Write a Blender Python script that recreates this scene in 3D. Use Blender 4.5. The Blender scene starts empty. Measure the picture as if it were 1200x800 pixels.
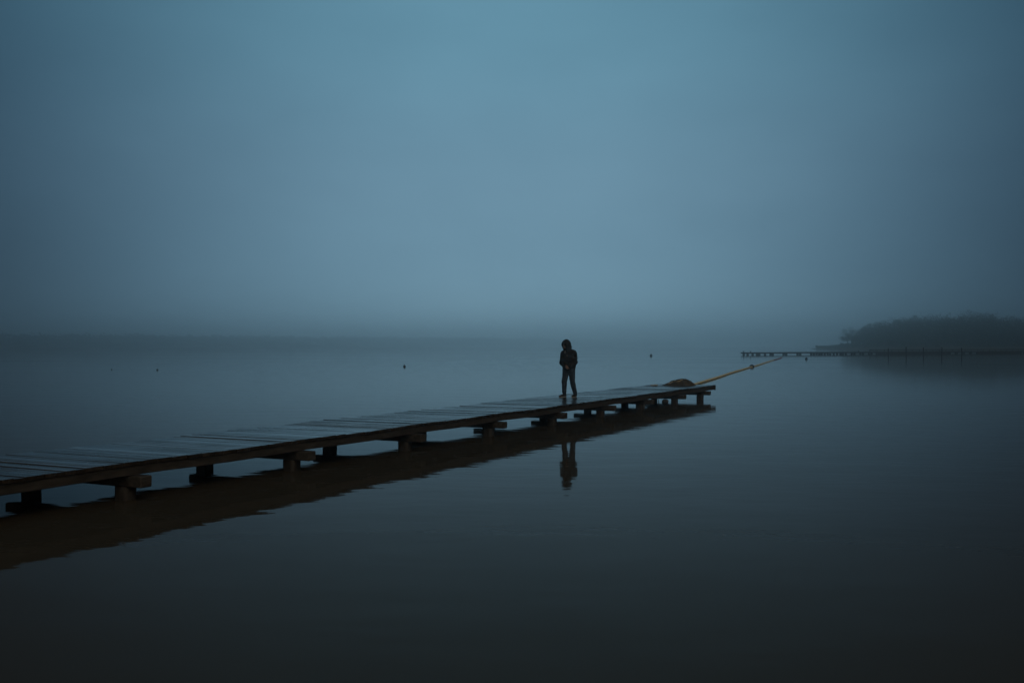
import bpy, bmesh, math, random
from mathutils import Vector, Matrix, noise

random.seed(7)
R = math.radians
sc = bpy.context.scene
col = sc.collection

# ------------------------------------------------------------------ helpers
def tag(o, label=None, cat=None, group=None, kind=None):
    if label: o['label'] = label
    if cat: o['category'] = cat
    if group: o['group'] = group
    if kind: o['kind'] = kind
    return o

def empty(name, loc=(0, 0, 0), rz=0.0):
    o = bpy.data.objects.new(name, None)
    col.objects.link(o)
    o.location = loc
    o.rotation_euler = (0, 0, rz)
    return o

def link_mesh(name, me, mat, parent=None, loc=None):
    o = bpy.data.objects.new(name, me)
    col.objects.link(o)
    if mat and not me.materials: me.materials.append(mat)
    if parent: o.parent = parent
    if loc: o.location = loc
    return o

def obj(name, bm, mat, parent=None, loc=None, smooth=False):
    me = bpy.data.meshes.new(name)
    bm.normal_update()
    bm.to_mesh(me); bm.free()
    if smooth:
        for p in me.polygons: p.use_smooth = True
    return link_mesh(name, me, mat, parent, loc)

def raw(name, verts, faces, mat, parent=None, loc=None, smooth=False):
    me = bpy.data.meshes.new(name)
    me.from_pydata(verts, [], faces)
    me.update()
    if smooth:
        for p in me.polygons: p.use_smooth = True
    return link_mesh(name, me, mat, parent, loc)

def box(bm, x0, x1, y0, y1, z0, z1, bev=0.0, segs=1):
    r = bmesh.ops.create_cube(bm, size=1.0)
    for v in r['verts']:
        v.co = Vector(((x0 + x1) / 2 + v.co.x * (x1 - x0), (y0 + y1) / 2 + v.co.y * (y1 - y0),
                       (z0 + z1) / 2 + v.co.z * (z1 - z0)))
    if bev > 0:
        es = {e for v in r['verts'] for e in v.link_edges}
        bmesh.ops.bevel(bm, geom=list(es), offset=bev, segments=segs, affect='EDGES', profile=0.6)
    return r

def frame_of(d):
    d = d.normalized()
    a = Vector((0, 0, 1)) if abs(d.z) < 0.9 else Vector((1, 0, 0))
    x = d.cross(a).normalized()
    return x, d.cross(x).normalized()

def tube(bm, pts, radii, n=10, caps=True):
    """tapered tube through the points"""
    pts = [Vector(p) for p in pts]
    if not hasattr(radii, '__len__'): radii = [radii] * len(pts)
    rings = []
    for i, p in enumerate(pts):
        d = pts[min(i + 1, len(pts) - 1)] - pts[max(i - 1, 0)]
        x, y = frame_of(d)
        rings.append([bm.verts.new(p + radii[i] * (math.cos(2 * math.pi * k / n) * x + math.sin(2 * math.pi * k / n) * y))
                      for k in range(n)])
    for a, b in zip(rings, rings[1:]):
        for k in range(n):
            bm.faces.new((a[k], a[(k + 1) % n], b[(k + 1) % n], b[k]))
    if caps:
        bm.faces.new(rings[0][::-1]); bm.faces.new(rings[-1])

def ball(bm, c, r, sub=2, scale=(1, 1, 1), rot=None):
    m = Matrix.Translation(Vector(c)) @ (rot.to_4x4() if rot else Matrix()) @ Matrix.Diagonal((*scale, 1.0))
    return bmesh.ops.create_icosphere(bm, subdivisions=sub, radius=r, matrix=m)

def capsule(bm, a, b, ra, rb, n=14, flat=1.0, fdir=None):
    """tapered limb with rounded ends, closed"""
    a, b = Vector(a), Vector(b)
    d = b - a
    x, y = frame_of(d)
    dn = d.normalized()
    rings = []
    for t in (-80, -50, -20):
        rings.append((a + dn * (ra * math.sin(R(t))), ra * math.cos(R(t))))
    for t in (0.0, 0.5, 1.0):
        rings.append((a + d * t, ra + (rb - ra) * t))
    for t in (20, 50, 80):
        rings.append((b + dn * (rb * math.sin(R(t))), rb * math.cos(R(t))))
    vs = []
    for c, r in rings:
        vs.append([bm.verts.new(c + r * (math.cos(2 * math.pi * k / n) * x + math.sin(2 * math.pi * k / n) * y)) for k in range(n)])
    for p, q in zip(vs, vs[1:]):
        for k in range(n):
            bm.faces.new((p[k], p[(k + 1) % n], q[(k + 1) % n], q[k]))
    bm.faces.new(vs[0][::-1]); bm.faces.new(vs[-1])

def fuse(bm, voxel, smooth_it=4, name='fused', fold=0.0, fold_scale=9.0, stretch=(1, 1, 1)):
    """fuse overlapping closed shapes into one continuous skin; returns a mesh"""
    bmesh.ops.recalc_face_normals(bm, faces=bm.faces)
    me = bpy.data.meshes.new(name)
    bm.to_mesh(me); bm.free()
    o = bpy.data.objects.new(name, me)
    col.objects.link(o)
    m = o.modifiers.new('r', 'REMESH'); m.mode = 'VOXEL'; m.voxel_size = voxel; m.use_smooth_shade = True
    s = o.modifiers.new('s', 'SMOOTH'); s.factor = 0.5; s.iterations = smooth_it
    dg = bpy.context.evaluated_depsgraph_get()
    out = bpy.data.meshes.new_from_object(o.evaluated_get(dg))
    bpy.data.objects.remove(o); bpy.data.meshes.remove(me)
    out.name = name
    if fold:
        for v in out.vertices:
            p = Vector((v.co.x * stretch[0], v.co.y * stretch[1], v.co.z * stretch[2])) * fold_scale
            v.co += v.normal * fold * (noise.noise(p) + 0.5 * noise.noise(p * 2.3))
    for p in out.polygons: p.use_smooth = True
    return out

# ------------------------------------------------------------------ materials
def principled(name):
    m = bpy.data.materials.new(name)
    m.use_nodes = True
    return m, m.node_tree, m.node_tree.nodes['Principled BSDF']

def mix_material(name, c1, c2, rough=(0.6, 0.9), scale=4.0, stretch=(1, 1, 1), bump=0.0, bump_scale=30.0,
                 ior=1.45, spec=0.5, plank=False):
    m, nt, b = principled(name)
    N, L = nt.nodes, nt.links
    tc = N.new('ShaderNodeTexCoord'); mp = N.new('ShaderNodeMapping')
    mp.inputs['Scale'].default_value = stretch
    L.new(tc.outputs['Object'], mp.inputs['Vector'])
    n = N.new('ShaderNodeTexNoise'); n.inputs['Scale'].default_value = scale; n.inputs['Detail'].default_value = 6
    L.new(mp.outputs['Vector'], n.inputs['Vector'])
    ramp = N.new('ShaderNodeValToRGB')
    ramp.color_ramp.elements[0].color = (*c1, 1); ramp.color_ramp.elements[0].position = 0.3
    ramp.color_ramp.elements[1].color = (*c2, 1); ramp.color_ramp.elements[1].position = 0.72
    L.new(n.outputs['Fac'], ramp.inputs['Fac'])
    L.new(ramp.outputs['Color'], b.inputs['Base Color'])
    mr = N.new('ShaderNodeMapRange')
    mr.inputs['From Min'].default_value = 0.3; mr.inputs['From Max'].default_value = 0.7
    mr.inputs['To Min'].default_value = rough[0]; mr.inputs['To Max'].default_value = rough[1]
    L.new(n.outputs['Fac'], mr.inputs['Value']); L.new(mr.outputs['Result'], b.inputs['Roughness'])
    b.inputs['IOR'].default_value = ior
    b.inputs['Specular IOR Level'].default_value = spec
    if bump:
        n2 = N.new('ShaderNodeTexNoise'); n2.inputs['Scale'].default_value = bump_scale; n2.inputs['Detail'].default_value = 5
        L.new(mp.outputs['Vector'], n2.inputs['Vector'])
        bp = N.new('ShaderNodeBump'); bp.inputs['Strength'].default_value = 1.0; bp.inputs['Distance'].default_value = bump
        L.new(n2.outputs['Fac'], bp.inputs['Height']); L.new(bp.outputs['Normal'], b.inputs['Normal'])
    return m

# wet deck planks: every plank carries its own tone and wetness (colour attribute), grain runs along the plank
def deck_material():
    m, nt, b = principled('wet_planks')
    N, L = nt.nodes, nt.links
    tc = N.new('ShaderNodeTexCoord'); mp = N.new('ShaderNodeMapping')
    mp.inputs['Scale'].default_value = (22, 1.6, 22)
    L.new(tc.outputs['Object'], mp.inputs['Vector'])
    at = N.new('ShaderNodeAttribute'); at.attribute_name = 'plank'
    sep = N.new('ShaderNodeSeparateColor'); L.new(at.outputs['Color'], sep.inputs['Color'])
    off = N.new('ShaderNodeVectorMath'); off.operation = 'ADD'
    sc_ = N.new('ShaderNodeVectorMath'); sc_.operation = 'SCALE'; sc_.inputs['Scale'].default_value = 40
    L.new(at.outputs['Color'], sc_.inputs[0]); L.new(mp.outputs['Vector'], off.inputs[0]); L.new(sc_.outputs['Vector'], off.inputs[1])
    gr = N.new('ShaderNodeTexNoise'); gr.inputs['Scale'].default_value = 1.0; gr.inputs['Detail'].default_value = 5
    L.new(off.outputs['Vector'], gr.inputs['Vector'])
    ramp = N.new('ShaderNodeValToRGB')
    ramp.color_ramp.elements[0].color = (0.022, 0.017, 0.013, 1); ramp.color_ramp.elements[0].position = 0.25
    ramp.color_ramp.elements[1].color = (0.085, 0.066, 0.05, 1); ramp.color_ramp.elements[1].position = 0.8
    L.new(gr.outputs['Fac'], ramp.inputs['Fac'])
    mul = N.new('ShaderNodeMix'); mul.data_type = 'RGBA'; mul.blend_type = 'MULTIPLY'; mul.inputs['Factor'].default_value = 1
    tone = N.new('ShaderNodeMapRange'); tone.inputs['To Min'].default_value = 0.6; tone.inputs['To Max'].default_value = 1.2
    L.new(sep.outputs['Red'], tone.inputs['Value'])
    L.new(ramp.outputs['Color'], mul.inputs['A']); L.new(tone.outputs['Result'], mul.inputs['B'])
    L.new(mul.outputs['Result'], b.inputs['Base Color'])
    # puddled film: patches of smoother wet surface
    pn = N.new('ShaderNodeTexNoise'); pn.inputs['Scale'].default_value = 0.9; pn.inputs['Detail'].default_value = 3
    L.new(tc.outputs['Object'], pn.inputs['Vector'])
    add = N.new('ShaderNodeMath'); add.operation = 'ADD'
    h = N.new('ShaderNodeMath'); h.operation = 'MULTIPLY'; h.inputs[1].default_value = 0.45
    L.new(sep.outputs['Green'], h.inputs[0]); L.new(pn.outputs['Fac'], add.inputs[0]); L.new(h.outputs['Value'], add.inputs[1])
    rr = N.new('ShaderNodeMapRange'); rr.inputs['From Min'].default_value = 0.4; rr.inputs['From Max'].default_value = 1.0
    rr.inputs['To Min'].default_value = 0.1; rr.inputs['To Max'].default_value = 0.3
    L.new(add.outputs['Value'], rr.inputs['Value']); L.new(rr.outputs['Result'], b.inputs['Roughness'])
    b.inputs['IOR'].default_value = 1.2
    bp = N.new('ShaderNodeBump'); bp.inputs['Distance'].default_value = 0.0012; bp.inputs['Strength'].default_value = 0.6
    L.new(gr.outputs['Fac'], bp.inputs['Height']); L.new(bp.outputs['Normal'], b.inputs['Normal'])
    return m

M = {}
M['deck'] = deck_material()
M['timber'] = mix_material('soaked_timber', (0.034, 0.029, 0.023), (0.095, 0.08, 0.064), (0.55, 0.9), 3.0, (1, 5, 5), 0.004, 14, 1.3, 0.35)
M['pile'] = mix_material('soaked_pile', (0.028, 0.024, 0.019), (0.072, 0.06, 0.048), (0.5, 0.85), 5.0, (3, 3, 0.6), 0.005, 10, 1.3, 0.35)
M['far_timber'] = mix_material('weathered_timber', (0.012, 0.010, 0.008), (0.032, 0.026, 0.022), (0.7, 0.95), 0.6, (1, 3, 3))
M['net'] = mix_material('heaped_net', (0.022, 0.017, 0.011), (0.1, 0.078, 0.045), (0.7, 0.95), 7.0, (1, 1, 1.5), 0.02, 26)
M['rope'] = mix_material('pale_rope', (0.42, 0.35, 0.22), (0.66, 0.57, 0.38), (0.7, 0.9), 40)
M['yellow'] = mix_material('yellow_plastic', (0.82, 0.64, 0.24), (0.9, 0.74, 0.33), (0.35, 0.55), 1.3)
M['orange'] = mix_material('red_plastic', (0.32, 0.07, 0.04), (0.42, 0.1, 0.05), (0.4, 0.6), 1.3)
M['black_rubber'] = mix_material('black_rubber', (0.012, 0.012, 0.012), (0.03, 0.03, 0.03), (0.4, 0.6), 5)
M['float_pale'] = mix_material('pale_float', (0.7, 0.68, 0.62), (0.85, 0.83, 0.78), (0.4, 0.6), 9)
M['steel'] = mix_material('dull_steel', (0.08, 0.08, 0.08), (0.16, 0.15, 0.14), (0.4, 0.6), 9)
M['jacket'] = mix_material('black_jacket', (0.013, 0.0115, 0.0105), (0.03, 0.026, 0.023), (0.6, 0.85), 14, (1, 1, 1), 0.004, 40, 1.4, 0.3)
M['jeans'] = mix_material('dark_denim', (0.028, 0.037, 0.05), (0.056, 0.073, 0.096), (0.8, 0.95), 18, (1, 1, .5), 0.003, 60, 1.4, 0.2)
M['shoe'] = mix_material('dark_shoe', (0.015, 0.014, 0.014), (0.03, 0.028, 0.027), (0.5, 0.7), 20)
M['sole'] = mix_material('pale_sole', (0.25, 0.24, 0.22), (0.4, 0.38, 0.35), (0.6, 0.8), 20)
M['skin'] = mix_material('skin', (0.36, 0.2, 0.14), (0.45, 0.27, 0.19), (0.5, 0.6), 12, (1, 1, 1))
M['eye'] = mix_material('eye', (0.5, 0.48, 0.45), (0.55, 0.53, 0.5), (0.15, 0.2), 5)
M['foliage'] = mix_material('foliage', (0.03, 0.04, 0.018), (0.075, 0.085, 0.04), (0.75, 0.95), 0.12)
M['bark'] = mix_material('bark', (0.035, 0.027, 0.02), (0.07, 0.055, 0.04), (0.85, 0.95), 2, (4, 4, 1))
M['soil'] = mix_material('bank_soil', (0.035, 0.04, 0.022), (0.08, 0.075, 0.045), (0.85, 0.95), 0.05)
M['feather'] = mix_material('grey_feather', (0.06, 0.06, 0.062), (0.2, 0.2, 0.2), (0.7, 0.9), 12)

def water_material():
    m, nt, b = principled('lake_water')
    N, L = nt.nodes, nt.links
    b.inputs['Base Color'].default_value = (0.064, 0.053, 0.037, 1)
    b.inputs['IOR'].default_value = 1.063
    tc = N.new('ShaderNodeTexCoord')
    def waves(scale, stretch, rot, detail):
        mp = N.new('ShaderNodeMapping'); mp.inputs['Scale'].default_value = stretch; mp.inputs['Rotation'].default_value = (0, 0, R(rot))
        L.new(tc.outputs['Object'], mp.inputs['Vector'])
        n = N.new('ShaderNodeTexNoise'); n.inputs['Scale'].default_value = scale; n.inputs['Detail'].default_value = detail
        n.inputs['Roughness'].default_value = 0.45
        L.new(mp.outputs['Vector'], n.inputs['Vector'])
        return n
    a = waves(0.55, (1, 1.9, 1), 12, 2); c = waves(2.6, (1, 1.6, 1), -20, 2)
    big = waves(0.02, (1, 2.5, 1), 5, 2)
    b1 = N.new('ShaderNodeBump'); b1.inputs['Distance'].default_value = 0.006; b1.inputs['Strength'].default_value = 1
    b2 = N.new('ShaderNodeBump'); b2.inputs['Distance'].default_value = 0.0013; b2.inputs['Strength'].default_value = 1
    L.new(a.outputs['Fac'], b1.inputs['Height']); L.new(c.outputs['Fac'], b2.inputs['Height'])
    L.new(b1.outputs['Normal'], b2.inputs['Normal']); L.new(b2.outputs['Normal'], b.inputs['Normal'])
    mr = N.new('ShaderNodeMapRange'); mr.inputs['From Min'].default_value = 0.35; mr.inputs['From Max'].default_value = 0.65
    mr.inputs['To Min'].default_value = 0.02; mr.inputs['To Max'].default_value = 0.06
    L.new(big.outputs['Fac'], mr.inputs['Value']); L.new(mr.outputs['Result'], b.inputs['Roughness'])
    return m
M['water'] = water_material()

# ------------------------------------------------------------------ water
WX, WY0, WY1 = 4200, -250, 4300
vs, fs = [], []
nx, ny = 24, 30
for j in range(ny + 1):
    for i in range(nx + 1):
        vs.append((-WX + 2 * WX * i / nx, WY0 + (WY1 - WY0) * (j / ny) ** 1.5, 0))
for j in range(ny):
    for i in range(nx):
        k = j * (nx + 1) + i
        fs.append((k, k + 1, k + nx + 2, k + nx + 1))
tag(raw('lake_water', vs, fs, M['water']), kind='structure')

# ------------------------------------------------------------------ the long pier (local x runs out along it, y across it)
F0 = Vector((-6.08, 11.82, 0)); U = Vector((0.448, 0.894, 0)).normalized()
PIER_RZ = math.atan2(U.y, U.x)
pier = empty('wooden_pier', F0, PIER_RZ)
tag(pier, 'long low wooden pier with wet plank deck, running out from the left', 'pier')
S0, S1, W = -14.0, 31.85, 2.35
def to_world(s, v, z):
    n = Vector((-U.y, U.x, 0))
    return F0 + U * s + n * v + Vector((0, 0, z))

def sag(s):
    return 0.012 * noise.noise(Vector((s * 0.35, 3.1, 0))) + 0.006 * math.cos((s - 2.08) * 2 * math.pi / 3.58)

def build_deck():
    bm = bmesh.new()
    lay = bm.loops.layers.float_color.new('plank')
    s = S0
    k = 0
    over = 0.0
    while s < S1 - 0.05:
        w = 0.143 + random.uniform(-0.006, 0.006)
        if s + w > S1: w = S1 - s
        if k % random.choice((5, 6, 7, 9)) == 0: over = random.choice((0, 0.005, 0.01, 0.02, 0.03, 0.045))
        y0 = -0.03 + random.uniform(-0.012, 0.012)
        y1 = W + over + random.uniform(-0.015, 0.015)
        dz = random.uniform(-0.0025, 0.0025); tilt = random.uniform(-0.002, 0.002)
        before = set(bm.faces)
        nseg = 6
        prof = [(0.004, 0), (0, 0.006), (0, 0.044), (0.006, 0.05), (w - 0.006, 0.05), (w, 0.044), (w, 0.006), (w - 0.004, 0)]
        cup = random.uniform(-0.002, 0.004); bow = random.uniform(-0.002, 0.002); skew = random.uniform(-0.003, 0.003)
        rings = []
        for q in range(nseg + 1):
            t = q / nseg
            y = y0 + (y1 - y0) * t
            ring = []
            for (a, z) in prof:
                zz = 0.482 + z + dz + sag(s) + tilt * (a / w - .5) * 2 + bow * (t - .5) ** 2 * 4 + (cup * (2 * a / w - 1) ** 2)
                ring.append(bm.verts.new((s + a + skew * (t - .5), y, zz)))
            rings.append(ring)
        m = len(prof)
        for a, b in zip(rings, rings[1:]):
            for q in range(m):
                bm.faces.new((a[q], b[q], b[(q + 1) % m], a[(q + 1) % m]))
        bm.faces.new(rings[0]); bm.faces.new(rings[-1][::-1])
        c = (random.random() if random.random() > 0.07 else 0.1, random.random(), random.random(), 1)
        for f in set(bm.faces) - before:
            for l in f.loops: l[lay] = c
        s += w + random.choice((0.004, 0.005, 0.006))
        k += 1
    return obj('deck', bm, M['deck'], pier)
build_deck()

def build_beam(name, v0, v1, z0, z1, s0, s1, rag=0.004):
    """long beam along the pier that follows its slight sag"""
    bm = bmesh.new()
    n = int((s1 - s0) / 0.35)
    rings = []
    for i in range(n + 1):
        s = s0 + (s1 - s0) * i / n
        dz = sag(s)
        j = lambda q: rag * noise.noise(Vector((s * 1.7, q, v0 * 3)))
        c = 0.008
        ring = [(v0 + c, z0), (v1 - c, z0), (v1, z0 + c), (v1, z1 - c), (v1 - c, z1), (v0 + c, z1), (v0, z1 - c), (v0, z0 + c)]
        rings.append([bm.verts.new((s, a + j(1), b + dz + (j(2) if b < z0 + 0.03 else 0))) for a, b in ring])
    for a, b in zip(rings, rings[1:]):
        for q in range(8):
            bm.faces.new((a[q], b[q], b[(q + 1) % 8], a[(q + 1) % 8]))
    bm.faces.new(rings[0]); bm.faces.new(rings[-1][::-1])
    bmesh.ops.recalc_face_normals(bm, faces=bm.faces)
    return obj(name, bm, M['timber'], pier)
for v in (0.0, 1.14, 2.27):
    build_beam('stringer', v, v + 0.075, 0.345, 0.478, S0 + 0.02, S1 - 0.04)
# end board closing the deck
bm = bmesh.new(); box(bm, S1 - 0.012, S1 + 0.035, -0.05, W + 0.03, 0.335, 0.525, 0.006); obj('end_board', bm, M['timber'], pier)

def wobble(bm, amt, sc_=4.0):
    for v in bm.verts:
        v.co += amt * noise.noise_vector(v.co * sc_)
for k in range(-4, 9):
    s = 2.08 + 3.58 * k + random.uniform(-0.06, 0.06)
    if k == 8: s = 30.55
    bm = bmesh.new()
    e0 = -0.2 + random.uniform(-0.04, 0.03); e1 = W + 0.18 + random.uniform(-0.06, 0.06)
    zt = 0.342 + sag(s) - 0.004
    r = box(bm, s - 0.1, s + 0.1, e0, e1, zt - 0.155, zt, 0.012)
    wobble(bm, 0.006)
    obj('cap_beam', bm, M['timber'], pier)
    for v in (0.22 + random.uniform(-0.03, 0.03), 2.14 + random.uniform(-0.05, 0.05)):
        bm = bmesh.new()
        pr = 0.118 + random.uniform(-0.008, 0.008)
        lean = random.uniform(-0.015, 0.015)
        n = 24
        pts = [(s + lean * 3, v + lean, -1.0), (s + lean * 1.2, v + lean * .5, 0.0), (s, v, zt - 0.157)]
        rings = []
        for q, p in enumerate(pts):
            ring = []
            for a in range(n):
                th = 2 * math.pi * a / n
                # squared-off round timber
                cr = pr * (abs(math.cos(th)) ** 5 + abs(math.sin(th)) ** 5) ** -0.2 * (1 + 0.04 * noise.noise(Vector((k, v, q + a))))
                ring.append(bm.verts.new((p[0] + cr * math.cos(th), p[1] + cr * math.sin(th), p[2])))
            rings.append(ring)
        for a_, b_ in zip(rings, rings[1:]):
            for q in range(n):
                bm.faces.new((a_[q], a_[(q + 1) % n], b_[(q + 1) % n], b_[q]))
        bm.faces.new(rings[0][::-1]); bm.faces.new(rings[-1])
        o = obj('post', bm, M['pile'], pier)
        for p in o.data.polygons: p.use_smooth = len(p.vertices) == 4

# ------------------------------------------------------------------ heap of netting on the pier end
hc = to_world(30.93, 1.02, 0.533)
heap = empty('net_heap', hc, 0)
tag(heap, 'rumpled brown heap of netting lying on the outer end of the long pier', 'net heap')
def heap_h(x, y):
    # long slope to the left, steep to the right, with a hump
    px = x / (0.88 if x < 0.0 else 0.53)
    py = y / 0.42
    r1 = math.hypot(px, py)
    if r1 >= 1: return 0.0
    r2 = r1 * r1
    h = 0.245 * (1 - r1 ** (1.35 if x < 0 else 1.9))
    h *= 1 + 0.22 * noise.noise(Vector((x * 6, y * 6, 1))) + 0.16 * noise.noise(Vector((x * 15, y * 15, 4)))
    return max(0, h + 0.02 * noise.noise(Vector((x * 32, y * 32, 2))) * (1 - r2))
bm = bmesh.new()
gx, gy = 84, 56
grid = {}
for i in range(gx + 1):
    for j in range(gy + 1):
        x = -0.94 + 1.52 * i / gx; y = -0.44 + 0.88 * j / gy
        grid[i, j] = bm.verts.new((x, y, heap_h(x, y)))
for i in range(gx):
    for j in range(gy):
        q = [grid[i, j], grid[i + 1, j], grid[i + 1, j + 1], grid[i, j + 1]]
        if max(v.co.z for v in q) > 0.0: bm.faces.new(q)
for v in [v for v in bm.verts if not v.link_faces]: bm.verts.remove(v)
edge = [e for e in bm.edges if len(e.link_faces) == 1]
r = bmesh.ops.extrude_edge_only(bm, edges=edge)
for v in [g for g in r['geom'] if isinstance(g, bmesh.types.BMVert)]: v.co.z = -0.006
obj('netting', bm, M['net'], heap, smooth=True)
for k in range(7):
    bm = bmesh.new()
    y0 = random.uniform(-0.3, 0.2); ph = random.uniform(0, 6); sl = random.uniform(-0.35, 0.35)
    x0, x1 = random.uniform(-0.6, -0.3), random.uniform(0.1, 0.42)
    if k == 1: x0, x1, y0, sl = -0.30, -0.03, -0.09, 0.12          # pale end of line near the crest
    if k == 2: x0, x1, y0, sl = -0.62, -0.32, -0.06, 0.1
    pts = []
    for t in range(25):
        x = x0 + (x1 - x0) * t / 24
        y = y0 + sl * (x) + 0.05 * math.sin(x * 9 + ph)
        pts.append((x, y, heap_h(x, y) + 0.010))
    tube(bm, pts, 0.014 if k in (1, 2) else 0.011, 7)
    obj('rope_strand', bm, M['rope'] if k in (1, 2) else M['net'], heap, smooth=True)

# pale rope end lying left of the heap
p = to_world(30.0, 1.93, 0.540)
bm = bmesh.new()
pts = []
for t in range(60):
    a = t * 0.42
    rr = 0.035 + 0.0012 * t
    pts.append((rr * math.cos(a) * 1.5, rr * math.sin(a), 0.012 + 0.012 * (t % 15 > 10) + 0.004 * math.sin(t)))
tube(bm, pts, 0.013, 7)
o = obj('rope_coil', bm, M['rope'], None, p, smooth=True)
tag(o, 'small pale coil of rope on the deck just left of the netting heap', 'rope')

# ------------------------------------------------------------------ pale floats in the water under the pier
def water_point(px, py, H=2.12, f=1166.7, yh=405.0):
    d = H * f / (py - yh)
    return Vector(((px - 600) / f * d, d, 0))
def pale_float(px, py, r, label, sc_=(1, 1, 1)):
    p = water_point(px, py)
    root = empty('fender_float', p)
    tag(root, label, 'float', 'pale floats under the pier')
    bm = bmesh.new(); ball(bm, (0, 0, r * 0.35), r, 3, sc_); obj('float_body', bm, M['float_pale'], root, smooth=True)
    bm = bmesh.new()
    pts = [(0.03 * math.cos(a) , 0.0, r * 0.35 + r * sc_[2] + 0.015 + 0.03 * math.sin(a)) for a in [2 * math.pi * q / 14 for q in range(15)]]
    tube(bm, pts, 0.008, 6); obj('ring', bm, M['steel'], root, smooth=True)
pale_float(753.0, 476.0, 0.085, 'round pale float in the water under the pier, nearer to the person', (1, 1, 1))
pale_float(779.5, 470.5, 0.085, 'oblong pale float in the water under the pier, below the netting heap', (1.5, 0.9, 0.8))

# ------------------------------------------------------------------ yellow floating boom
A = Vector((6.15, 41.95, 0)); Bm = Vector((42.6, 159.5, 0)); bd = (Bm - A).normalized()
boom = empty('floating_boom', A)
tag(boom, 'long thin yellow floating boom stretching over the water from the pier end', 'boom')
def bp(dist):
    side = Vector((bd.y, -bd.x, 0))
    return bd * dist + side * (0.05 * math.sin(dist * 0.11) + 0.02 * math.sin(dist * 0.31))
L_tot = (Bm - A).length
def boom_span(name, d0, d1, mat, r):
    bm = bmesh.new()
    d = d0
    while d < d1:
        e = min(d + 2.9, d1)
        for off in (-1, 1):
            side = Vector((bd.y, -bd.x, 0)) * off * r * 1.25
            pts = [bp(d) + side, bp(d + .06) + side, bp((d + e) / 2) + side, bp(e - .1) + side, bp(e - 0.04) + side]
            pts = [p + Vector((0, 0, 0.045)) for p in pts]
            tube(bm, pts, [r * .6, r, r, r, r * .6], 10)
        d = e
    return obj(name, bm, mat, boom, smooth=True)
boom_span('yellow_tube', 0, 108, M['yellow'], 0.045)
boom_span('red_tube', 108, L_tot + 16, M['orange'], 0.05)
bm = bmesh.new(); ball(bm, bp((water_point(882, 430) - A).length) + Vector((0, 0, .06)), 0.23, 3, (1, 1, .9))
obj('marker_float', bm, M['black_rubber'], boom, smooth=True)
bm = bmesh.new()
tube(bm, [(0, 0, 0.06), (-0.03, -0.28, 0.14), (-0.05, -0.52, 0.30)], 0.014, 7); obj('tie_rope', bm, M['rope'], boom, smooth=True)

# ------------------------------------------------------------------ small dark buoys
def buoy(px, py, r, label):
    root = empty('mooring_buoy', water_point(px, py))
    tag(root, label, 'buoy', 'small dark buoys scattered on the lake')
    bm = bmesh.new(); ball(bm, (0, 0, r * 0.4), r, 3, (1, 1, .92)); obj('buoy_body', bm, M['black_rubber'], root, smooth=True)
    bm = bmesh.new()
    tube(bm, [(0, 0, r * 1.25), (0, 0, r * 1.55)], [r * .28, r * .2], 10)
    tube(bm, [(r * .25 * math.cos(a), 0, r * 1.7 + r * .25 * math.sin(a)) for a in [2 * math.pi * q / 12 for q in range(13)]], r * .07, 6)
    obj('eye_ring', bm, M['steel'], root, smooth=True)
buoy(131, 433, 0.06, 'tiny dark buoy at far left, in front of the left shore, leftmost on the lake')
buoy(184.5, 433.5, 0.085, 'tiny dark buoy second from the left, in front of the left shore')
buoy(474, 429.6, 0.13, 'small dark buoy alone on open water between the left shore and the person')
buoy(763, 417.0, 0.28, 'small dark buoy on open water between the person and the far pier')
buoy(945, 420.8, 0.21, 'dark buoy on the water just in front of the far pier, right of the boom')

# ------------------------------------------------------------------ the distant pier
FP0 = Vector((51.7, 225, 0)); FU = Vector((97.4, 65.0, 0)).normalized()
fpier = empty('distant_pier', FP0, math.atan2(FU.y, FU.x))
tag(fpier, 'long distant pier on many thin posts at the right, in front of the wooded headland', 'pier')
FL = 290.0; FW = 2.4
FN = Vector((-FU.y, FU.x, 0))
def fs_of(px, v=0.0):
    r = (px - 600) / 1166.7
    return (r * (FP0.y + FN.y * v) - FP0.x - FN.x * v) / (FU.x - r * FU.y)
bm = bmesh.new()
s = fs_of(868.0, FW)
while s < FL:
    box(bm, s, s + 5.9, 0, FW, 0.29 + random.uniform(-.01, .01), 0.6 + random.uniform(-.01, .015)); s += 6
obj('deck', bm, M['far_timber'], fpier)
post_px = [871.5, 876.2, 882, 887, 889.8, 896.5, 903, 905.6, 918.3, 921.3, 934.6, 937.8, 950.7, 953.8, 957, 960.2, 963, 966.5, 970, 973, 977, 981, 985]
spots = [(fs_of(q, 0.2 if i % 2 else 2.2), 0.2 if i % 2 else 2.2) for i, q in enumerate(post_px)]
s = fs_of(988.5)
i = 0
while s < FL:
    spots.append((s, 0.2)); spots.append((s + 0.3, 2.2)); s += 3.4; i += 1
spots = spots[:100]
pm = None
for i, (s, v) in enumerate(spots):
    if pm is None:
        bm = bmesh.new(); tube(bm, [(0, 0, -1), (0, 0, 0), (0, 0, 0.278)], [.3, .28, .28], 10)
        o = obj('post', bm, M['far_timber'], fpier); pm = o
    else:
        o = pm.copy(); col.objects.link(o); o.parent = fpier
    o.location = (s, v, 0)
# railing along the nearshore stretch
ra, rb = fs_of(1028), FL - 1
bm = bmesh.new()
box(bm, ra, rb, 2.28, 2.38, 1.0, 1.16)
box(bm, ra, rb, 2.30, 2.36, 0.76, 0.84)
s = ra
while s < rb:
    box(bm, s, s + .1, 2.2, 2.298, 0.61, 1.13); s += 3
obj('railing', bm, M['far_timber'], fpier)
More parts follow.
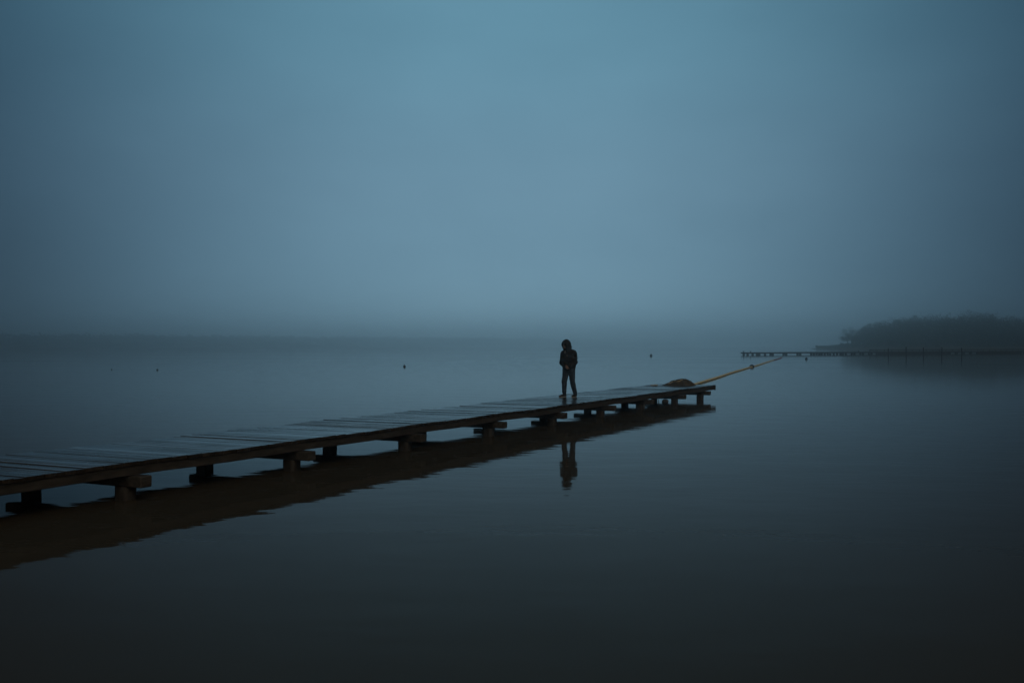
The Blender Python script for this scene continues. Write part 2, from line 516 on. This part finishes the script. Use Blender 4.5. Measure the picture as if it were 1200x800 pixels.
# boarded stretches below the deck
for a, b in ((1026, 1110), (1146, 1197)):
    bm = bmesh.new(); s = fs_of(a)
    while s < fs_of(b):
        box(bm, s, s + .28, -0.07, -0.01, -0.3, 0.62 + random.uniform(-.03, .03)); s += .3
    obj('side_boards', bm, M['far_timber'], fpier)
for q in (875.3, 883.5, 1010):
    bm = bmesh.new(); tube(bm, [(0, 0, 0.59), (0, 0, 0.85), (0, 0, 0.9)], [.12, .1, .17], 10)
    obj('bollard', bm, M['far_timber'], fpier, (fs_of(q), 1.0, 0))

# mooring posts standing in the water before it
mp_labels = ['leftmost tall mooring post in the row before the far pier',
             'second mooring post from the left in the row before the far pier, the tallest',
             'middle mooring post of the row of five before the far pier',
             'tall mooring post with a bird on its top, before the far pier',
             'rightmost tall mooring post in the row before the far pier']
first = None
for (px, zt, lab) in zip((1041, 1062, 1082, 1103.5, 1127), (1.62, 1.9, 1.78, 1.55, 1.72), mp_labels):
    bm = bmesh.new()
    ln = random.uniform(-.06, .06)
    tube(bm, [(ln * -.5, 0, -1.2), (0, 0, 0), (ln, 0, zt - .08), (ln, 0, zt)], [.11, .105, .1, .07], 12)
    d = 206
    o = obj('mooring_post', bm, M['far_timber'], None, Vector(((px - 600) / 1166.7 * d, d, 0)))
    tag(o, lab, 'mooring post', 'row of mooring posts before the far pier')
    if px == 1103.5: gull_at = o.location + Vector((ln, 0, zt))

# gull perched on the fourth post
bm = bmesh.new()
ball(bm, (0, 0, 0.15), 0.1, 3, (1.9, .95, .95), Matrix.Rotation(R(12), 3, 'Y'))
capsule(bm, (-.13, 0, .19), (-.17, 0, .27), .05, .045)
ball(bm, (-.18, 0, .29), .055, 2)
capsule(bm, (.12, 0, .12), (.3, 0, .07), .045, .012)
capsule(bm, (-.22, 0, .285), (-.28, 0, .275), .018, .008)
for y in (-.03, .03): capsule(bm, (0, y, .09), (0.01, y, 0.004), .012, .01)
gm = fuse(bm, 0.012, 2, 'gull')
g = link_mesh('gull', gm, M['feather'], None, gull_at)
tag(g, 'small grey gull perched on a mooring post before the far pier', 'bird')

# ------------------------------------------------------------------ person standing on the pier
ppos = to_world(20.39, 1.45, 0.536)
ppos = Vector((1.755, 30.65, 0.538))
person_rz = R(-28)
def person():
    # local frame: faces -y, +x is to the picture's right; z from the planks
    footL = (-0.155, -0.05); footR = (0.165, 0.07)      # names by side of the picture
    hipL, hipR = (-0.095, 0.0, 0.90), (0.085, 0.0, 0.90)
    kneeL, kneeR = (-0.135, -0.06, 0.49), (0.12, -0.01, 0.50)
    ankL, ankR = (footL[0], footL[1] + 0.03, 0.09), (footR[0], footR[1] + 0.03, 0.09)
    chest = (-0.02, 0.02, 1.25); neck0 = (-0.03, 0.0, 1.45); headc = (-0.075, -0.055, 1.615)
    shL, shR = (-0.195, 0.02, 1.365), (0.155, 0.02, 1.375)
    elL, elR = (-0.262, 0.05, 1.075), (0.178, 0.06, 1.09)
    wrL, wrR = (-0.045, -0.19, 0.95), (0.115, -0.185, 0.965)

    # ---- body
    bm = bmesh.new()
    capsule(bm, (-0.0, 0.01, 0.93), (-0.01, 0.015, 1.12), .125, .115)
    capsule(bm, (-0.09, 0.02, 1.22), (0.06, 0.02, 1.22), .11, .11)
    capsule(bm, (-0.15, 0.02, 1.36), (0.11, 0.02, 1.37), .075, .075)
    capsule(bm, (-0.01, 0.015, 1.1), (-0.02, 0.02, 1.3), .11, .12)
    capsule(bm, (-0.025, 0.015, 1.4), (-0.055, -0.02, 1.53), .06, .055)
    for hip, kn, an, f in ((hipL, kneeL, ankL, footL), (hipR, kneeR, ankR, footR)):
        capsule(bm, hip, kn, .082, .055); capsule(bm, kn, an, .055, .032)
        capsule(bm, (f[0], f[1] + .03, .055), Vector((f[0], f[1] + .03, 0)) + Matrix.Rotation(R(-26 if f is footL else -4), 3, 'Z') @ Vector((0, -.12, .045)), .028, .02)
    for sh, el, wr in ((shL, elL, wrL), (shR, elR, wrR)):
        capsule(bm, sh, el, .05, .04); capsule(bm, el, wr, .04, .027)
    # head, turned to the picture's left and bowed
    rot = Matrix.Rotation(R(-24), 3, 'Z') @ Matrix.Rotation(R(24), 3, 'X')
    H = lambda x, y, z: Vector(headc) + rot @ Vector((x, y, z))
    ball(bm, H(0, .015, .035), .092, 3, (.86, 1.05, 1.0), rot)
    capsule(bm, H(0, -.03, -.02), H(0, -.048, -.075), .064, .036)
    capsule(bm, H(0, -.088, .02), H(0, -.112, -.022), .010, .016)          # nose
    capsule(bm, H(-.022, -.092, -.052), H(.022, -.092, -.052), .009, .009)  # lips
    capsule(bm, H(-.045, -.078, .036), H(.045, -.078, .036), .012, .012)    # brow
    for sx in (-1, 1): ball(bm, H(sx * .083, .02, .0), .028, 2, (.4, .7, 1.1), rot)
    # hands clasped before the belly
    def hand(wr, sx):
        w = Vector(wr)
        fw = Vector((-sx * 0.82, -0.32, -0.12)).normalized()    # towards the other hand
        up = Vector((0, 0, 1))
        out = fw.cross(up).normalized() * (sx)
        palm = w + fw * .05
        capsule(bm, w, palm + up * .012, .026, .028); capsule(bm, w, palm - up * .02, .026, .024)
        for q, ln in enumerate((.066, .075, .07, .054)):
            b0 = palm + fw * .025 + up * (.033 - .022 * q)
            k1 = b0 + fw * ln * .5 + Vector((0, -.012, -.004))
            k2 = k1 + (fw * .35 + Vector((0, .55, -.3))).normalized() * ln * .38
            k3 = k2 + Vector((-fw.x * .3, .8, -.25)).normalized() * ln * .28
            capsule(bm, b0, k1, .0098, .0092, 8); capsule(bm, k1, k2, .0092, .0085, 8); capsule(bm, k2, k3, .0085, .0075, 8)
        t0 = w + fw * .025 + up * .02
        t1 = t0 + (fw * .5 + up * .75 + Vector((0, -.3, 0))).normalized() * .042
        t2 = t1 + (fw * .95 + Vector((0, .0, -.1))).normalized() * .032
        capsule(bm, t0, t1, .0135, .0115, 8); capsule(bm, t1, t2, .0115, .0095, 8)
    hand(wrL, -1); hand((wrR[0], wrR[1] + .045, wrR[2] - .03), 1)
    body_me = fuse(bm, 0.0058, 3, 'person')
    root = link_mesh('person', body_me, M['skin'], None, ppos)
    root.rotation_euler = (0, 0, person_rz)
    root.scale = (0.985,) * 3
    tag(root, 'person in dark hooded jacket and jeans standing on the pier, hands clasped', 'person')
    for sx in (-1, 1):
        bm = bmesh.new(); ball(bm, H(sx * .031, -.0815, .012), .0125, 2)
        obj('eye', bm, M['eye'], root, smooth=True)

    # ---- jacket
    bm = bmesh.new()
    capsule(bm, (-0.085, 0.015, 0.89), (0.072, 0.015, 0.89), .134, .134); capsule(bm, (-0.085, 0.015, 0.95), (0.075, 0.015, 0.95), .142, .142)
    capsule(bm, (-0.1, 0.015, 1.04), (0.085, 0.015, 1.04), .152, .152)
    capsule(bm, (-0.11, 0.02, 1.18), (0.09, 0.02, 1.18), .162, .162)
    capsule(bm, (-0.13, 0.025, 1.30), (0.095, 0.025, 1.31), .13, .13)
    for sh in (shL, shR):
        capsule(bm, sh, (-0.04, 0.015, 1.475), .092, .095)
    capsule(bm, (-0.03, 0.02, 1.4), (-0.055, -0.01, 1.53), .115, .105)
    for sh, el, wr in ((shL, elL, wrL), (shR, elR, wrR)):
        capsule(bm, sh, el, .102, .09); capsule(bm, el, wr, .09, .055)
    jm = fuse(bm, 0.011, 5, 'jacket', 0.013, 8.0, (1, 1, 1.8))
    jk = link_mesh('jacket', jm, M['jacket'], root)
    # hood: an open shell round the head
    bm = bmesh.new()
    nu, nv = 40, 26
    gridv = {}
    for i in range(nu):
        th = 2 * math.pi * i / nu
        for j in range(nv + 1):
            ph = R(-70 + 160 * j / nv)           # up from below the chin to the crown
            d = Vector((math.sin(th) * math.cos(ph), -math.cos(th) * math.cos(ph), math.sin(ph)))
            rr = Vector((.142, .158, .158))
            fl = max(math.cos(ph), .94 if ph < 0 else 0) / max(math.cos(ph), 1e-4)
            pv = Vector((d.x * fl * rr.x, d.y * fl * rr.y + .018, d.z * rr.z + .025))
            if d.z > .6: pv.y += .04 * (d.z - .6)          # a slightly peaked crown
            pv += d * .006 * noise.noise(d * 5)
            face = (-d.y)                                    # 1 straight ahead
            gridv[i, j] = (bm.verts.new(H(*pv)), face, pv)
    for i in range(nu):
        for j in range(nv):
            ks = [(i, j), ((i + 1) % nu, j), ((i + 1) % nu, j + 1), (i, j + 1)]
            pv = sum((gridv[k][2] for k in ks), Vector()) / 4
            if pv.y < -0.02 and (pv.x / .082) ** 2 + ((pv.z + .005) / .115) ** 2 < 1: continue
            bm.faces.new([gridv[k][0] for k in ks])
    for v in [v for v in bm.verts if not v.link_faces]: bm.verts.remove(v)
    hood = obj('hood', bm, M['jacket'], jk, smooth=True)
    s_ = hood.modifiers.new('thick', 'SOLIDIFY'); s_.thickness = .016; s_.offset = -1
    # pale drawstring at the neck
    bm = bmesh.new()
    tube(bm, [H(-.02, -.115, -.12), H(-.02, -.135, -.17), H(-.015, -.13, -.215)], .0065, 6)
    tube(bm, [H(.03, -.115, -.12), H(.034, -.135, -.17), H(.03, -.13, -.2)], .0065, 6)
    obj('drawstring', bm, M['sole'], jk, smooth=True)

    # ---- jeans
    bm = bmesh.new()
    capsule(bm, (-0.075, 0.01, 0.88), (0.065, 0.01, 0.88), .122, .122)
    for hip, kn, an in ((hipL, kneeL, ankL), (hipR, kneeR, ankR)):
        mid = (Vector(hip) * .45 + Vector(kn) * .55)
        capsule(bm, (hip[0], hip[1], .86), mid, .118, .098)
        capsule(bm, mid, kn, .098, .086)
        a = Vector(an)
        capsule(bm, kn, (Vector(kn) * .4 + a * .6), .086, .074); capsule(bm, (Vector(kn) * .4 + a * .6), a + Vector((0, 0, .03)), .074, .062)
    jm = fuse(bm, 0.011, 4, 'jeans', 0.010, 9.0, (1, 1, 1.6))
    link_mesh('jeans', jm, M['jeans'], root)

    # ---- shoes
    for f, turn in ((footL, -26), (footR, -4)):
        Rz = Matrix.Rotation(R(turn), 3, 'Z')
        P = lambda x, y, z: Vector((f[0], f[1] + .03, 0)) + Rz @ Vector((x, y, z))
        bm = bmesh.new()
        capsule(bm, P(0, .04, .062), P(0, -.10, .048), .046, .042); capsule(bm, P(0, -.1, .046), P(-.004, -.175, .04), .043, .032)
        capsule(bm, P(0, .03, .06), P(0, .025, .11), .045, .048)
        me = fuse(bm, .008, 3, 'shoe')
        so = link_mesh('shoe', me, M['shoe'], root)
        bm = bmesh.new()
        n = 28; ring = []
        for a in range(n):
            t = 2 * math.pi * a / n
            y = -.068 - .145 * math.cos(t); x = .047 * math.sin(t) * (1.0 - .14 * math.sin(t / 2 + 1.6))
            ring.append((x, y))
        lo = [bm.verts.new(P(x, y, 0.0)) for x, y in ring]; hi = [bm.verts.new(P(x * .98, y, .024)) for x, y in ring]
        bm.faces.new(lo[::-1]); bm.faces.new(hi)
        for a in range(n): bm.faces.new((lo[a], lo[(a + 1) % n], hi[(a + 1) % n], hi[a]))
        bmesh.ops.recalc_face_normals(bm, faces=bm.faces)
        obj('sole', bm, M['sole'], so)
    return root
person()

# ------------------------------------------------------------------ far shores
def lerp_tab(tab, x):
    if x <= tab[0][0]: return tab[0][1]
    for (a, va), (b, vb) in zip(tab, tab[1:]):
        if x <= b: return va + (vb - va) * (x - a) / (b - a)
    return tab[-1][1]

class Leaves:
    def __init__(self): self.v, self.f = [], []
    def quad(self, c, size):
        a = Vector((random.gauss(0, 1), random.gauss(0, 1), random.gauss(0, 1))).normalized()
        x, y = frame_of(a)
        k = len(self.v)
        s1, s2 = size * random.uniform(.7, 1.2), size * random.uniform(.45, .8)
        self.v += [c + x * s1, c + y * s2, c - x * s1, c - y * s2]
        self.f.append((k, k + 1, k + 2, k + 3))
    def crown(self, c, rx, rz, n, size, lobes=6):
        lob = []
        for _ in range(lobes):
            d = Vector((random.gauss(0, 1), random.gauss(0, 1), random.gauss(0, .9))).normalized()
            lob.append((c + Vector((d.x * rx * .55, d.y * rx * .55, d.z * rz * .55)), random.uniform(.4, .62)))
        lob.append((c, .6))
        for _ in range(n):
            lc, q = random.choice(lob)
            d = Vector((random.gauss(0, 1), random.gauss(0, 1), random.gauss(0, 1))).normalized() * random.uniform(.5, 1) ** .5
            self.quad(lc + Vector((d.x * rx * q, d.y * rx * q, d.z * rz * q)), size)
    def trunk(self, p, h, r):
        k = len(self.v)
        for (z, q) in ((-.5, 1.2), (h, .45)):
            for a in range(6):
                self.v.append(p + Vector((r * q * math.cos(a * math.pi / 3), r * q * math.sin(a * math.pi / 3), z)))
        for a in range(6):
            self.f.append((k + a, k + (a + 1) % 6, k + 6 + (a + 1) % 6, k + 6 + a))

def terrain(name, rows, mat):
    """rows of points from the front edge to the back, joined to a sheet"""
    vs, fs = [], []
    n = len(rows[0])
    for r in rows: vs += r
    for j in range(len(rows) - 1):
        for i in range(n - 1):
            k = j * n + i
            fs.append((k, k + 1, k + n + 1, k + n))
    return tag(raw(name, vs, fs, mat, smooth=True), kind='structure')

F = 1166.7
# left shore: recedes from about 1.1 km at the left to beyond 3 km where the haze swallows it
D_tab = [(-350, 1200), (0, 1380), (200, 1560), (350, 1760), (500, 2150), (600, 2500), (720, 3200), (800, 3800)]
Y_tab = [(-350, 388), (0, 389.3), (160, 389.6), (250, 391.2), (400, 392.8), (500, 393.5), (600, 394.6), (720, 396.5), (800, 398)]
rows = [[], [], [], []]
lv = Leaves()
x = -350.0
while x < 800:
    D = lerp_tab(D_tab, x)
    X = (x - 600) / F * D
    wob = noise.noise(Vector((x * .02, 0, 0)))
    top = 2.12 + (405 - lerp_tab(Y_tab, x)) * D / F
    rows[0].append((X, D - 6 + wob * 6, -.4)); rows[1].append((X * 1.004, D + 10 + wob * 6, 1.2))
    rows[2].append((X * 1.03, D * 1.03 + 40, top * .35)); rows[3].append((X * 1.12, D * 1.12 + 120, top * .45))
    x += 5
hills = terrain('far_shore_ground', rows, M['soil'])
x = -350.0
while x < 800:
    D = lerp_tab(D_tab, x)
    top = 2.12 + (405 - lerp_tab(Y_tab, x)) * D / F
    for row in range(3):
        Dr = D * (1 + .008 * row) + 12 + random.uniform(0, 14)
        X = (x + random.uniform(-2, 2) - 600) / F * Dr
        rxk = 1.0; h = top * (0.62 + .17 * row + random.uniform(-.06, .06)) + .9 * noise.noise(Vector((x * .05, row, 0)))
        if row == 2: h = top * (.98 + .035 * noise.noise(Vector((x * .035, 9, 0))) + random.uniform(-.012, .012)); rxk = 1.5
        rz = h * .36; rx = rz * random.uniform(.7, 1.0) * rxk
        lv.crown(Vector((X, Dr, h - rz)), rx, rz, 44, 1.5 + D * .0004, 4)
        lv.crown(Vector((X, Dr - 4, h * .28)), rx * 1.2, h * .3, 14, 1.9 + D * .0005, 3)
    x += 5.2 * 1166 / D
tag(raw('far_shore_wood', lv.v, lv.f, M['foliage']), 'low hazy band of trees along the far left shore', 'wood', kind='stuff')

# wooded headland at the right
H_tab = [(985, 392), (998, 388), (1005, 384.5), (1020, 378.5), (1035, 375.5), (1050, 371.2), (1065, 370.2), (1080, 368.4), (1100, 367.8), (1116, 366.6),
         (1135, 364.8), (1152, 364.0), (1160, 365.5), (1170, 367), (1191, 369.6), (1205, 371.5), (1260, 378), (1330, 384), (1420, 392)]
DI = 618.0
def top_at(px, D): return 2.12 + (405 - lerp_tab(H_tab, px)) * D / F
rows = [[], [], [], [], []]
px = 948.0
while px <= 1520:
    t = max(0.0, min(1.0, (px - 975) / 60))
    near = DI - max(0, px - 1230) * 0.9            # the bank comes nearer beyond the frame, where the far pier lands
    X = (px - 600) / F * near
    tip = max(0.0, min(1.0, (px - 948) / 14))
    rows[0].append((X, near - 2 + 2 * noise.noise(Vector((px * .05, 0, 0))), -.4))
    rows[1].append((X, near + 3, -.2 + (.9 + .5 * t) * tip))
    rows[2].append(((px - 600) / F * (near + 40), near + 40 * tip, -.2 + (1.2 + 3.2 * t) * tip))
    rows[3].append(((px - 600) / F * (near + 130), near + 6 + 124 * tip, -.2 + (1.3 + 4.5 * t) * tip))
    rows[4].append(((px - 600) / F * (near + 230), near + 8 + 222 * tip, -.5))
    px += 4
terrain('headland', rows, M['soil'])
wood = Leaves()
for row in range(8):
    px = 1002.0 + row * 2.5
    while px < 1420:
        near = DI - max(0, px - 1230) * 0.9
        D = near + 9 + row * 13 + random.uniform(-4, 4)
        q = px + random.uniform(-3, 3)
        tz = top_at(q, D)
        # trees at the front are lower than those on the rise behind
        frac = (.5, .62, .74, .85, .93, 1.0, .98, .94)[row]
        ground = 1.2 + 3.0 * min(1, row / 4)
        tz = ground + (tz - ground) * frac * random.uniform(.985, 1.015) + .7
        h = tz - ground
        if h < 2.0: px += 6; continue
        X = (q - 600) / F * D
        rz = h * random.uniform(.36, .42); rx = min(rz * random.uniform(.75, 1.05), 5.2)
        wood.trunk(Vector((X, D, ground)), h * .6, .22)
        wood.crown(Vector((X, D, tz - rz)), rx, rz, 400, .36, 8)
        wood.crown(Vector((X, D - 1.5, ground + h * .2)), rx * .95, h * .24, 60, .75, 4)
        px += random.uniform(7.0, 11.0)
tag(raw('headland_wood', wood.v, wood.f, M['foliage']), 'dense dark wood covering the rounded headland at the right', 'wood', kind='stuff')

# low scrub on the spit running out left of the headland
lv = Leaves()
px = 957.0
while px < 1006:
    D = DI + 8 + random.uniform(0, 10)
    ytop = 404.4 if px < 972 else (403.2 if px < 984 else 401.0)
    z = 2.12 + (405 - ytop) * D / F + random.uniform(-.25, .1)
    X = (px - 600) / F * D
    lv.crown(Vector((X, D, z * .55)), 1.1, z * .45, 70, .3, 4)
    px += .9
tag(raw('spit_scrub', lv.v, lv.f, M['foliage']), 'low scrub on the thin spit left of the headland', 'scrub', kind='stuff')

# airy trees at the tip of the headland
def airy_tree(px, D, ytop, crown_w, lean, label, n):
    z0 = 1.6
    base = Vector(((px - 600) / F * D, D, z0))
    H = 2.12 + (405 - ytop) * D / F - z0
    root = empty('bank_tree', base)
    tag(root, label, 'tree', 'trees at the tip of the headland')
    bm = bmesh.new()
    fork = Vector((lean * .25, 0, H * .24))
    tube(bm, [(0, 0, -1.6), (lean * .1, 0, H * .2), fork], [.32, .26, .2], 9)
    tips = []
    cc_ = Vector((lean * .6, 0, H * .58)); rx_, rz_ = crown_w * .5, H * .42
    for k in range(16):
        d = Vector((random.gauss(0, 1), random.gauss(0, 1), random.gauss(.1, 1))).normalized() * random.uniform(.55, .85)
        tip = cc_ + Vector((d.x * rx_, d.y * rx_, d.z * rz_))
        midp = fork.lerp(tip, .5) + Vector((0, 0, H * .03))
        tube(bm, [fork, midp, tip], [.15, .1, .03], 6)
        tips.append((tip, 1.0))
        if k % 2: tips.append((midp.lerp(tip, .4), .8))
    obj('trunk', bm, M['bark'], root)
    lf = Leaves()
    for tip, w in tips:
        for _ in range(n):
            d = Vector((random.gauss(0, 1), random.gauss(0, 1), random.gauss(0, .8)))
            lf.quad(tip + d * H * .075 * w, .2)
    raw('crown', lf.v, lf.f, M['foliage'], root)
airy_tree(993.5, DI + 10, 381.0, 13.0, -1.2, 'airy round tree leaning out at the left tip of the wooded headland', 130)
airy_tree(1003.5, DI + 14, 385.0, 8.0, 0.5, 'slim loose tree between the leaning tip tree and the dense wood', 55)

# ------------------------------------------------------------------ air
bm = bmesh.new(); box(bm, -4250, 4250, -300, 4350, -1.5, 52)
hz = obj('haze', bm, None)
hm = bpy.data.materials.new('haze_air'); hm.use_nodes = True
nt = hm.node_tree
nt.nodes.remove(nt.nodes['Principled BSDF'])
pv = nt.nodes.new('ShaderNodeVolumePrincipled')
pv.inputs['Color'].default_value = (0.985, 0.995, 1.0, 1)
pv.inputs['Density'].default_value = 0.00135
pv.inputs['Anisotropy'].default_value = 0.95
nt.links.new(pv.outputs['Volume'], nt.nodes['Material Output'].inputs['Volume'])
hz.data.materials.append(hm)
tag(hz, kind='stuff', label='even blue evening haze lying over the whole lake', cat='haze')

# ------------------------------------------------------------------ sky, light
SUN_EL, SUN_AZ = R(36), R(152)          # azimuth from +Y towards +X
w = bpy.data.worlds.new('World'); sc.world = w; w.use_nodes = True
nt = w.node_tree; N, L = nt.nodes, nt.links
bg = N['Background']; bg.inputs['Strength'].default_value = 1.0
def math_(op, a, b=None):
    n = N.new('ShaderNodeMath'); n.operation = op
    for i, q in enumerate((a, b)):
        if q is None: continue
        if isinstance(q, (int, float)): n.inputs[i].default_value = q
        else: L.new(q, n.inputs[i])
    return n.outputs[0]
tc = N.new('ShaderNodeTexCoord')
sx = N.new('ShaderNodeSeparateXYZ'); L.new(tc.outputs['Generated'], sx.inputs[0])
az = math_('ARCTAN2', sx.outputs['X'], sx.outputs['Y'])
el = math_('ARCSINE', sx.outputs['Z'])
g = math_('EXPONENT', math_('MULTIPLY', math_('POWER', math_('ABSOLUTE', math_('DIVIDE', az, math_('ADD', 0.38, math_('MULTIPLY', math_('SMOOTH_MIN', math_('MAXIMUM', el, 0.0), 0.14), 0.72)))), 2.4), -1.0))
elc = math_('MAXIMUM', el, 0.0)
low = math_('MULTIPLY', math_('EXPONENT', math_('MULTIPLY', math_('DIVIDE', elc, R(1.5)), -1.0)), 2.0)
V = math_('DIVIDE', math_('ADD', 1.0, low), math_('ADD', 1.0, math_('POWER', math_('DIVIDE', elc, R(55)), 2.5)))
val = math_('MULTIPLY', g, V)
# soft uneven overcast
mp = N.new('ShaderNodeMapping'); mp.inputs['Scale'].default_value = (1, 1, 2.6); L.new(tc.outputs['Generated'], mp.inputs['Vector'])
cn = N.new('ShaderNodeTexNoise'); cn.inputs['Scale'].default_value = 5.0; cn.inputs['Detail'].default_value = 4; cn.inputs['Roughness'].default_value = .5
L.new(mp.outputs['Vector'], cn.inputs['Vector'])
cm = N.new('ShaderNodeMapRange'); cm.inputs['From Min'].default_value = .3; cm.inputs['From Max'].default_value = .7
cm.inputs['To Min'].default_value = .945; cm.inputs['To Max'].default_value = 1.055
L.new(cn.outputs['Fac'], cm.inputs['Value'])
val = math_('MAXIMUM', math_('MULTIPLY', val, cm.outputs['Result']), 0.0005)
cc = N.new('ShaderNodeCombineColor')
hm_ = N.new('ShaderNodeMapRange'); hm_.interpolation_type = 'SMOOTHSTEP'      # higher overcast is a purer blue
hm_.inputs['From Min'].default_value = R(8); hm_.inputs['From Max'].default_value = R(19)
hm_.inputs['To Min'].default_value = 1.0; hm_.inputs['To Max'].default_value = 0.84
L.new(el, hm_.inputs['Value'])
for i, (pk, pw) in enumerate(((.151, 1.09), (.285, .98), (.385, .88))):
    ch = math_('MULTIPLY', math_('POWER', val, pw), pk)
    if i == 0: ch = math_('MULTIPLY', ch, hm_.outputs['Result'])
    L.new(ch, cc.inputs[i])
sky = N.new('ShaderNodeTexSky'); sky.sky_type = 'NISHITA'; sky.sun_disc = False
sky.sun_elevation = SUN_EL; sky.sun_rotation = SUN_AZ
sky.dust_density = 1
vm = N.new('ShaderNodeVectorMath'); vm.operation = 'SCALE'; vm.inputs['Scale'].default_value = 0.0014
L.new(sky.outputs['Color'], vm.inputs[0])
# unseen grey sky glow behind the viewer, added to lift the dark timbers
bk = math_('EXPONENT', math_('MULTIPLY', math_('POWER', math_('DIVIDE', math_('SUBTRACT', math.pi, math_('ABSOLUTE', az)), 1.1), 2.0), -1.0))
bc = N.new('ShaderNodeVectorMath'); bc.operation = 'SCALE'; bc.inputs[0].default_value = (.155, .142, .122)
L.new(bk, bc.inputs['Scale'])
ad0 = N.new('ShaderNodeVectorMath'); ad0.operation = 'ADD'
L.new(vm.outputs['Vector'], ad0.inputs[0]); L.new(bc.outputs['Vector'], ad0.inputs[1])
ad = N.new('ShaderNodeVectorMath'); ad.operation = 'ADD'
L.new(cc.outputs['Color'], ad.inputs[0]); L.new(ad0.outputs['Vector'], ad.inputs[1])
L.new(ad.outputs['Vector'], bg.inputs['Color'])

sl = bpy.data.lights.new('sun', 'SUN'); sl.energy = 0.27; sl.angle = R(30); sl.color = (1, .90, .76)
so = bpy.data.objects.new('sun', sl); col.objects.link(so)
sdir = Vector((math.sin(SUN_AZ) * math.cos(SUN_EL), math.cos(SUN_AZ) * math.cos(SUN_EL), math.sin(SUN_EL)))
so.rotation_euler = sdir.to_track_quat('Z', 'Y').to_euler()
so.location = (0, 0, 60)

# ------------------------------------------------------------------ camera
cam = bpy.data.cameras.new('camera'); cam.lens = 35; cam.sensor_width = 36; cam.clip_end = 20000; cam.clip_start = .05
co = bpy.data.objects.new('camera', cam); col.objects.link(co)
co.location = (0, 0, 2.12)
co.rotation_euler = (R(90) + math.atan2(5, F), 0, 0)
sc.camera = co

sc.view_settings.view_transform = 'Standard'
sc.view_settings.look = 'None'
sc.view_settings.exposure = 0
sc.view_settings.gamma = 1
sc.view_settings.use_curve_mapping = False
sc.cycles.use_denoising = True
sc.cycles.volume_bounces = 3
sc.cycles.max_bounces = 8
